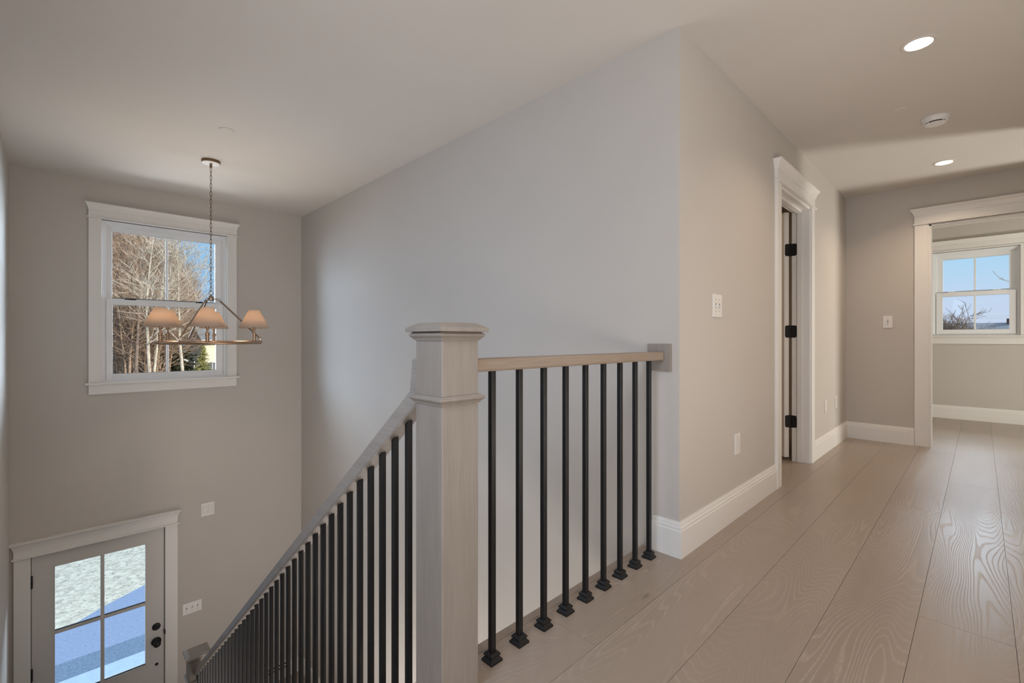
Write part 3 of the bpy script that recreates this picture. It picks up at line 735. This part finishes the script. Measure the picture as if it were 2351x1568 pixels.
plate(HW, 4.815, 4.890, .350, .465, ('blank',), 'thin white blank wall plate low on hall wall just past the door', 'wall_plate', 'wall plate', 'blank wall plates')
root = empty('floor_vent_grille', (1.76, 5.6, -2.76)); tag(root, 'small white grille with two dark slots low on the foyer wall seen between balusters', 'vent')
bm = bmesh.new(); DW.box(bm, 1.62, 1.89, 0, .022, -2.775, -2.665, .003); obj('grille_frame', bm, M['plate'], root)
for z in (-2.702, -2.742):
    bm = bmesh.new(); DW.box(bm, 1.645, 1.865, .02, .0235, z - .009, z + .009); obj('slot', bm, M['dark'], root)

# ------------------------------------------------------------------ outdoors
G = -3.1
struct('ground', B(-90, 150, 22, 170, G - .3, G - .02), M['leaf'])
struct('ground_hill', prism(bmesh.new(), [(72, G), (84, 4.2), (120, 5), (120, G)], 'X', -40, 8.5), M['leaf'])
struct('ground_yard', B(-60, 150, -90, 22, G - .32, G - .03), M['gravel'])
bm = bmesh.new(); bmx = [(-6, 8.15), (9, 8.15), (9, 15.5), (5.0, 12.6), (2.4, 10.8), (1.04, 9.80), (.5, 9.45), (.06, 9.08), (-2, 7.9), (-6, 6.2)]
prism(bm, [(-6, 5.9), (12, 5.9), (12, 17.5), (5.0, 12.6), (2.4, 10.8), (1.04, 9.80), (.5, 9.45), (.06, 9.08), (-1.2, 8.25), (-3.0, 7.3), (-6, 6.2)], 'Z', G - .05, G); 
struct('ground_walkway', bm, M['path'])  # slanting edge also draws the edge of the house shadow
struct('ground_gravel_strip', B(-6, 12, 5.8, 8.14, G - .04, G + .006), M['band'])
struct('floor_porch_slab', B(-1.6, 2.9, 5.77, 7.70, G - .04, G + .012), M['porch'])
def FR(px, d, z):   # a point seen at picture column px at forward distance d (used only to lay out the far yard)
    l = (px - 1175.5) / 1058 * d; th = R(45.5)
    return Vector((d * math.cos(th) + l * math.sin(th), d * math.sin(th) - l * math.cos(th), z))
def tree_mesh(name, seed, h=13, mat='bark', nb=20, trunk_r=.13, spread=.34, fork=0, start=.25, twig=.011, up=.55, droop=0.0):
    rnd = random.Random(seed); V = []; F = []
    def seg(pts, r0, r1, n):
        base = len(V); prev = None; m_ = len(pts)
        for i, p in enumerate(pts):
            d = (pts[min(i+1, m_-1)] - pts[max(i-1, 0)]).normalized()
            a = d.cross(Vector((.3, .2, 1))) if prev is None else prev - d * prev.dot(d)
            a.normalize(); prev = a; b = d.cross(a); rr = r0 + (r1 - r0) * i / (m_ - 1)
            for k in range(n): V.append(p + (a * math.cos(6.2832*k/n) + b * math.sin(6.2832*k/n)) * rr)
        for i in range(m_ - 1):
            for k in range(n): q = base + i*n; F.append((q + k, q + (k+1) % n, q + n + (k+1) % n, q + n + k))
    def branch(p, d, ln, r, lev):
        n = 4 if lev < 2 else 3; pts = [p.copy()]; q = p.copy(); dd = d.copy()
        for i in range(n):
            dd = (dd + Vector((rnd.uniform(-.22, .22), rnd.uniform(-.22, .22), rnd.uniform(-.06, .16) - droop * lev * .1))).normalized(); q = q + dd * ln / n; pts.append(q.copy())
        seg(pts, r, max(r * .3, twig * .7), 4 if lev < 2 else 3)
        if lev >= 3: return
        cnt = (7, 6, 4)[lev] if lev < 3 else 0
        for i in range(cnt):
            t = rnd.uniform(.18, 1.0); j = min(int(t * n), n - 1); f = t * n - j
            pp = pts[j].lerp(pts[j+1], f); ax = (pts[j+1] - pts[j]).normalized()
            side = Vector((rnd.uniform(-1, 1), rnd.uniform(-1, 1), rnd.uniform(-.35, .8))); side = (side - ax * side.dot(ax)).normalized()
            branch(pp, (ax * .75 + side * .75).normalized(), ln * rnd.uniform(.35, .6), max(r * .42, twig), lev + 1)
    stems = [(Vector((0, 0, 0)), Vector((rnd.uniform(-.06, .06), rnd.uniform(-.06, .06), 1)), h, trunk_r)]
    if fork: stems += [(Vector((.1, .1, h * .12)), Vector((rnd.uniform(-.3, .3), rnd.uniform(-.3, .3), 1)).normalized(), h * .85, trunk_r * .75) for _ in range(fork)]
    for p, d, ln, r in stems:
        n = 8; pts = [p.copy()]; q = p.copy(); dd = d.copy()
        for i in range(n):
            dd = (dd + Vector((rnd.uniform(-.07, .07), rnd.uniform(-.07, .07), .05))).normalized(); q = q + dd * ln / n; pts.append(q.copy())
        seg(pts, r, .02, 6)
        for i in range(nb):
            t = start + (1 - start) * (i + rnd.random()) / nb; j = min(int(t * n), n - 1); f = t * n - j
            pp = pts[j].lerp(pts[j+1], min(f, 1)); a = rnd.uniform(0, 6.283)
            dr = Vector((math.cos(a), math.sin(a), up + t * .6)).normalized()
            branch(pp, dr, ln * spread * (1.15 - .75 * t) * rnd.uniform(.7, 1.2), max(r * (1 - t) * .5, .02), 1)
    me = bpy.data.meshes.new(name); me.from_pydata([tuple(v) for v in V], [], F); me.materials.append(M[mat]); return me
protos = [tree_mesh('bare_tree', 1, 13, 'bark', 24), tree_mesh('bare_tree', 2, 12, 'barkd', 22, .14, .30), tree_mesh('bare_tree', 3, 13, 'bark', 26, .10, .38, 1), tree_mesh('bare_tree', 4, 11, 'bark', 26, .09, .4, 2, .15), tree_mesh('bare_tree', 9, 12, 'birch', 20, .09, .33, 0, .3)]
rt_ = random.Random(5)
def put(me, name, loc, rz, sc, label, group=None, cat='tree'):
    o = bpy.data.objects.new(name, me); C.objects.link(o); o.location = loc; o.rotation_euler = (0, 0, rz); o.scale = (sc, sc, sc); tag(o, label, cat, group); return o
WL = 'bare leafless tree among the dense woods beyond the stairwell window'
for i in range(84):
    px = rt_.uniform(205, 392) if i < 64 else rt_.uniform(400, 560)
    d = rt_.uniform(33, 62) if i < 64 else rt_.uniform(84, 100)
    top = (516 + (px - 250) * .42 + rt_.uniform(-10, 50)) if px < 400 else 650 + rt_.uniform(0, 80)
    h = (779 - top) / 1058 * d + 4.1
    me = rt_.choice(protos[:4] if rt_.random() < .95 else protos)
    hh = max(v.co.z for v in me.vertices) if False else 13.2
    put(me, 'bare_tree', FR(px, d, G - .1), rt_.uniform(0, 6.28), h / hh, WL, 'woods beyond the stairwell window')
put(tree_mesh('pale_birch', 21, 12.5, 'birch', 22, .125, .42, 1, .33), 'birch_tree', FR(352, 27.5, G - .1), 1.0, .86, 'pale barked birch standing out in front of woods, left pane of stairwell window')
put(tree_mesh('pale_birch', 25, 12.5, 'birch', 20, .13, .46, 0, .35), 'birch_tree', FR(424, 29, G - .1), 2.2, .86, 'pale barked birch against blue sky in the right pane of the stairwell window')
def conifer_mesh(name, seed, h, rad, mat, tiers=26):
    rnd = random.Random(seed); V = []; F = []; mi = []
    for k in range(6): a = 6.2832*k/6; V.append((.05*h/3*math.cos(a), .05*h/3*math.sin(a), 0)); V.append((.01*math.cos(a), .01*math.sin(a), h))
    for k in range(6): F.append((2*k, 2*((k+1) % 6), 2*((k+1) % 6)+1, 2*k+1))
    nt_ = len(F)
    for t in range(tiers):
        f = t / tiers; z = h * (.04 + .95 * f); r = rad * (1 - f) ** .85 + .05
        for b in range(max(5, int(22 * (1 - f)))):
            a = rnd.uniform(0, 6.2832); rr = r * rnd.uniform(.75, 1.1)
            for s in range(7):
                q = (s + .5) / 7 * rr; c = Vector((math.cos(a) * q, math.sin(a) * q, z + .12 * q + rnd.uniform(-.06, .06) - .1 * q))
                for w in range(2):
                    e = [Vector((rnd.uniform(-1, 1), rnd.uniform(-1, 1), rnd.uniform(-.6, .8))) * (.10 * h / 3.5) for _ in range(3)]
                    n0 = len(V); V.extend([tuple(c + x) for x in e]); F.append((n0, n0+1, n0+2))
    me = bpy.data.meshes.new(name); me.from_pydata([tuple(v) for v in V], [], F); me.materials.append(M[mat]); return me
put(conifer_mesh('small_conifer', 4, 3.55, 1.05, 'needle'), 'small_conifer', FR(467, 45, G), 0, 1, 'small green evergreen in front of white fence, lower right of stairwell window')
put(conifer_mesh('dark_pine', 6, 10, 2.2, 'needled', 30), 'pine_tree', FR(400, 50, G), 0, 1, 'dark evergreen pine half hidden behind bare trees, centre of stairwell window')
def fence(a, b, h, label):
    d = (b - a); ln = d.length; d.normalize(); root = empty('picket_fence', a); tag(root, label, 'fence')
    n = Vector((-d.y, d.x, 0))
    def slab(s0, s1, t0, t1, z0, z1, bm):
        vs = [a + d * s + n * t for s, t in ((s0, t0), (s1, t0), (s1, t1), (s0, t1))]
        lo = [bm.verts.new((v.x, v.y, G + z0)) for v in vs]; hi = [bm.verts.new((v.x, v.y, G + z1)) for v in vs]
        bm.faces.new(lo[::-1]); bm.faces.new(hi)
        for i in range(4): bm.faces.new((lo[i], lo[(i+1) % 4], hi[(i+1) % 4], hi[i]))
    k = int(ln / 2.4)
    bm = bmesh.new(); slab(0, ln, -.02, .02, .08, h - .05, bm); slab(0, ln, -.03, .03, h - .12, h, bm); obj('fence_panel', bm, M['fence'], root)
    for i in range(k + 1):
        bm = bmesh.new(); s = ln * i / k; slab(s - .06, s + .06, -.06, .06, 0, h + .08, bm); obj('fence_post', bm, M['fence'], root)
fence(FR(405, 52, G), FR(530, 50, G), 1.55, 'white vinyl fence behind the small evergreen, seen through stairwell window')
fence(FR(318, 62, G), FR(356, 60, G), 1.3, 'short stretch of white fence deep behind the woods, lower left of stairwell window')
def house(name, x0, x1, y0, y1, ze, zr, label, wallm, ridge='X', chim=None, wins=()):
    root = empty(name, ((x0+x1)/2, (y0+y1)/2, G)); tag(root, label, 'house')
    obj('wall', B(x0, x1, y0, y1, G, ze), wallm, root)
    bm = bmesh.new(); o = .5
    if ridge == 'X': prism(bm, [(y0 - o, ze - .12), ((y0+y1)/2, zr), (y1 + o, ze - .12)], 'X', x0 - .4, x1 + .4)
    else: prism(bm, [(x0 - o, ze - .12), ((x0+x1)/2, zr), (x1 + o, ze - .12)], 'Y', y0 - .4, y1 + .4)
    obj('roof', bm, M['shingle'], root)
    bm = bmesh.new()
    if ridge == 'X': box(bm, x0 - .45, x1 + .45, y0 - o - .12, y0 - o, ze - .32, ze - .02)
    else: box(bm, x0 - o - .12, x0 - o, y0 - .45, y1 + .45, ze - .32, ze - .02)
    obj('gutter', bm, M['fence'], root)
    if chim: obj('chimney', B(*chim), M['brick'], root)
    for (a, b, c, d) in wins:
        f = obj('window', B(a - .08, b + .08, y0 - .06, y0, c - .08, d + .08), M['fence'], root); obj('pane', B(a, b, y0 - .08, y0 - .055, c, d), M['paneg'], f)
house('neighbour_house', 12.6, 26, 66, 76, .95, 2.9, 'cream house with grey shingle roof behind small evergreen, seen through stairwell window', M['cream'], 'X', None, [(14.2, 15.2, -1.3, .1), (17, 18, -1.3, .1), (20, 21, -1.3, .1)])
house('garden_shed', 8.4, 10.6, 67, 70, -1.3, -.5, 'small white outbuilding glimpsed between trunks, left of the cream house', M['fence'], 'X')
house('neighbour_house', 60, 71, -16, .9, .6, 2.62, 'low house with grey roof and dark chimney seen through the bedroom window', M['cream'], 'Y', (65, 66, -2.35, -1.75, 1, 3.0))
# bedroom window view
put(tree_mesh('shrubby_tree', 31, 5.2, 'barkd', 34, .07, .55, 4, .08, .010, .9), 'bare_shrub', FR(2160, 21, G), .4, .84, 'leafless many-stemmed shrub at the lower left of the bedroom window', None, 'shrub')
put(tree_mesh('shrubby_tree', 37, 4.6, 'barkd', 34, .07, .6, 4, .08, .010, .9), 'bare_shrub', FR(2112, 24, G), 2.4, .86, 'leafless shrub beyond bedroom window, partly hidden by the window frame', None, 'shrub')
put(tree_mesh('shrubby_tree', 43, 4.4, 'barkd', 34, .06, .6, 4, .08, .010, .9), 'bare_shrub', FR(2190, 27, G), 4.1, .98, 'lower leafless shrub right of the taller one, lower left of the bedroom window', None, 'shrub')
sm_ = tree_mesh('shrubby_tree', 47, 4.2, 'barkd', 54, .05, .42, 6, .04, .013, 1.1)
for px, sc_, rz in ((2142, .98, 0), (2166, .92, 1.3), (2180, .84, 2.9), (2196, .78, 4.4), (2128, 1.0, 5.2)):
    put(sm_, 'bare_shrub', FR(px, 22 + (px % 5), G), rz, sc_ * 1.0, 'leafless shrub in the tangled thicket low in the left half of the bedroom window', 'thicket beyond the bedroom window', 'shrub')
far = tree_mesh('far_tree', 41, 9, 'barkd', 22, .1, .5, 2, .15, .03)
for i in range(16):
    put(far, 'distant_tree', FR(2120 + i * 16 + rt_.uniform(-6, 6), 118 + rt_.uniform(-12, 12), G), rt_.uniform(0, 6), rt_.uniform(.68, .98) * .50, 'distant bare tree in the hazy treeline behind the low house roof', 'distant treeline beyond the bedroom window')
bm = bmesh.new(); d = 13
b0 = FR(2440, d, G); tube(bm, [b0, FR(2438, d, 1), FR(2425, d, 3.4)], .09, 8, False, .04)
def zz(py): return 1 + (779 - py) / 1058 * d
tube(bm, [FR(2434, d, zz(680)), FR(2380, d, zz(650)), FR(2340, d, zz(650)), FR(2315, d, zz(646)), FR(2298, d, zz(640)), FR(2288, d, zz(632)), FR(2279, d, zz(622))], .010, 6, False, .004)
tube(bm, [FR(2305, d, zz(644)), FR(2299, d, zz(636))], .007, 5, False, .003); tube(bm, [FR(2298, d, zz(640)), FR(2293, d, zz(643))], .006, 5, False, .003)
o = obj('bare_tree', bm, M['barkd']); tag(o, 'tree whose single thin bare branch crosses upper right pane of bedroom window', 'tree')
for i, (pa, pb, ya, yb, d0) in enumerate(((200, 560, 586, 618, 36), (200, 560, 744, 757, 40), (200, 560, 754, 770, 40), (2100, 2400, 721, 723, 40), (2100, 2400, 725, 728, 40))):
    bm = bmesh.new(); pts = []
    for k in range(9):
        f = k / 8; px = pa + (pb - pa) * f; py = ya + (yb - ya) * f + 4 * math.sin(f * math.pi); pts.append(FR(px, d0, 1 + (779 - py) / 1058 * d0))
    o = obj('overhead_cable', tube(bm, pts, .014 if i < 3 else .010, 5), M['cable'])
    tag(o, ['high thin overhead cable crossing the upper sash of the stairwell window', 'upper of two overhead cables crossing the lower sash of the stairwell window', 'lower of two overhead cables crossing the lower sash of the stairwell window',
            'upper of two faint cables across the lower sash of the bedroom window', 'lower of two faint cables across the lower sash of the bedroom window'][i], 'cable', 'overhead cables outdoors')

# ------------------------------------------------------------------ light
W = bpy.data.worlds.new('World'); bpy.context.scene.world = W; W.use_nodes = True; t = W.node_tree; t.nodes.clear()
o = t.nodes.new('ShaderNodeOutputWorld'); bg = t.nodes.new('ShaderNodeBackground'); tc = t.nodes.new('ShaderNodeTexCoord')
sp = t.nodes.new('ShaderNodeSeparateXYZ'); L(t, tc.outputs['Generated'], sp.inputs[0])
rp = t.nodes.new('ShaderNodeValToRGB'); e = rp.color_ramp.elements
e[0].position = 0; e[0].color = (.62, .68, .86, 1); e[1].position = 1; e[1].color = (1.0, 1.25, 1.6, 1)
a = e.new(.06); a.color = (.58, .70, .90, 1); a = e.new(.13); a.color = (.44, .70, .93, 1); a = e.new(.35); a.color = (.26, .54, .92, 1); a = e.new(.6); a.color = (.8, 1.05, 1.4, 1)
L(t, sp.outputs['Z'], rp.inputs[0])
hx = t.nodes.new('ShaderNodeMapRange'); hx.inputs['From Min'].default_value = .95; hx.inputs['From Max'].default_value = -.1; hx.inputs['To Min'].default_value = 0; hx.inputs['To Max'].default_value = .85
L(t, sp.outputs['X'], hx.inputs['Value'])
mx = t.nodes.new('ShaderNodeMix'); mx.data_type = 'RGBA'; mx.inputs[7].default_value = (.22, .52, .90, 1)
L(t, rp.outputs[0], mx.inputs[6]); 
lo_ = t.nodes.new('ShaderNodeMapRange'); lo_.inputs['From Min'].default_value = .45; lo_.inputs['From Max'].default_value = .3; L(t, sp.outputs['Z'], lo_.inputs['Value'])
ml = t.nodes.new('ShaderNodeMath'); ml.operation = 'MULTIPLY'; L(t, hx.outputs[0], ml.inputs[0]); L(t, lo_.outputs[0], ml.inputs[1]); L(t, ml.outputs[0], mx.inputs[0])
L(t, mx.outputs[2], bg.inputs[0]); bg.inputs[1].default_value = 1.0
L(t, bg.outputs[0], o.inputs[0])
s = bpy.data.lights.new('sun', 'SUN'); s.energy = 5.0; s.angle = R(.6); s.color = (1, .90, .76)
so = bpy.data.objects.new('sun', s); C.objects.link(so)
so.rotation_euler = Vector((.42, -.80, .46)).to_track_quat('Z', 'Y').to_euler(); so.location = (20, -40, 25)
def area(name, loc, target, sx, sy, power, col, spread=180):
    a = bpy.data.lights.new(name, 'AREA'); a.shape = 'RECTANGLE'; a.size = sx; a.size_y = sy; a.energy = power; a.color = col; a.spread = R(spread)
    o = bpy.data.objects.new(name, a); C.objects.link(o); o.location = loc
    o.rotation_euler = (Vector(target) - Vector(loc)).to_track_quat('-Z', 'Y').to_euler(); return o
area('west_window_light', (-2.3, -1.7, 1.45), (2, 1.1, 1.1), 1.2, 1.4, 26, (.66, .80, 1))
area('stair_side_fill', (-.75, .55, 1.75), (2.0, 2.6, .0), .7, .7, 18, (.62, .78, 1), 150)  # added cool fill beside the stair top, out of view
area('sky_fill_left', (-2.3, 9.0, 2.3), (1.6, 4.9, 1.0), 6.0, 2.4, 240, (.62, .78, 1), 85)  # added panel outdoors, out of sight, boosting sky light on the middle wall
area('sky_fill_right', (4.4, 9.2, 1.6), (.2, 5.0, 1.2), 3.0, 2.4, 185, (.68, .82, 1), 75)  # added outdoor panel, out of sight, brightens the left stair wall
area('yard_bounce_fill', (.4, 8.8, -.75), (.8, 4.4, 2.4), 3.0, .9, 60, (.92, .95, 1), 120)  # added panel below the sight lines, standing in for ground bounce
area('stair_wall_fill', (-.27, 2.45, 1.25), (2.0, 3.3, .1), 1.0, 1.2, 9, (.62, .78, 1), 140)  # added fill at the left stair wall
area('upper_sky_fill', (-.6, 7.9, 3.9), (.8, 5.4, 1.4), 2.4, 1.6, 150, (.62, .78, 1))  # added panel above the window's sight line, strengthens sky light indoors
area('east_sky_fill', (11.5, .05, 3.75), (8.0, .05, 1.9), 2.6, 1.8, 330, (.74, .86, 1))  # added panel outside the bedroom window for the sheen on the floor
area('landing_fill', (1.1, -2.9, 1.6), (1.6, 3, 1.2), 2.6, 1.6, 25, (1, .95, .90))
area('landing_up_fill', (-.6, -1.9, .3), (-.3, -1.3, 2.4), 2.2, 1.6, 77, (1, .95, .90))  # added fill behind the camera to lift the ceiling, no real fixture
area('hall_up_fill', (2.6, -.62, .25), (2.9, .1, 2.4), 1.8, .3, 14, (1, .90, .78))  # unseen fill added low in the hall to brighten its ceiling
area('foyer_up_fill', (1.42, 2.6, -2.5), (1.0, 3.2, 2.4), 1.0, 2.6, 40, (1, .93, .88))  # unseen fill added near the foyer floor for the stairwell ceiling
area('foyer_fill', (.5, -.6, -1.3), (.9, 5.6, -1.6), 1.6, 1.0, 36, (1, .90, .81))
area('bedroom_fill', (6.9, -2.9, 1.6), (7.4, .6, 1.2), 1.2, 1.2, 30, (.97, 1, .90))
area('bounce', (5.88, -2.5, .22), (4.9, .9, 2.3), .2, .2, 70, (1, .95, .86))
area('side_room_light', (4.0, 2.6, 2.3), (4.0, 2.0, 0), .4, .4, 8, (1, .72, .45))  # unseen warm lamp in the room behind the hall door
lamp(.83, .212, 2.5)

# ------------------------------------------------------------------ camera
cam = bpy.data.cameras.new('camera'); cam.sensor_width = 36; cam.lens = 1058 / 2351 * 36; cam.clip_start = .02; cam.clip_end = 500
cam.shift_y = (779 - 784) / 2351 * -1 * -1
co = bpy.data.objects.new('camera', cam); C.objects.link(co); co.location = (0, 0, 1)
co.rotation_euler = (R(90), 0, R(45.5 - 90))
bpy.context.scene.camera = co
sc = bpy.context.scene
sc.view_settings.view_transform = 'Standard'; sc.view_settings.look = 'None'; sc.view_settings.exposure = 0; sc.view_settings.gamma = 1
sc.cycles.max_bounces = 10; sc.cycles.diffuse_bounces = 6; sc.cycles.transparent_max_bounces = 12
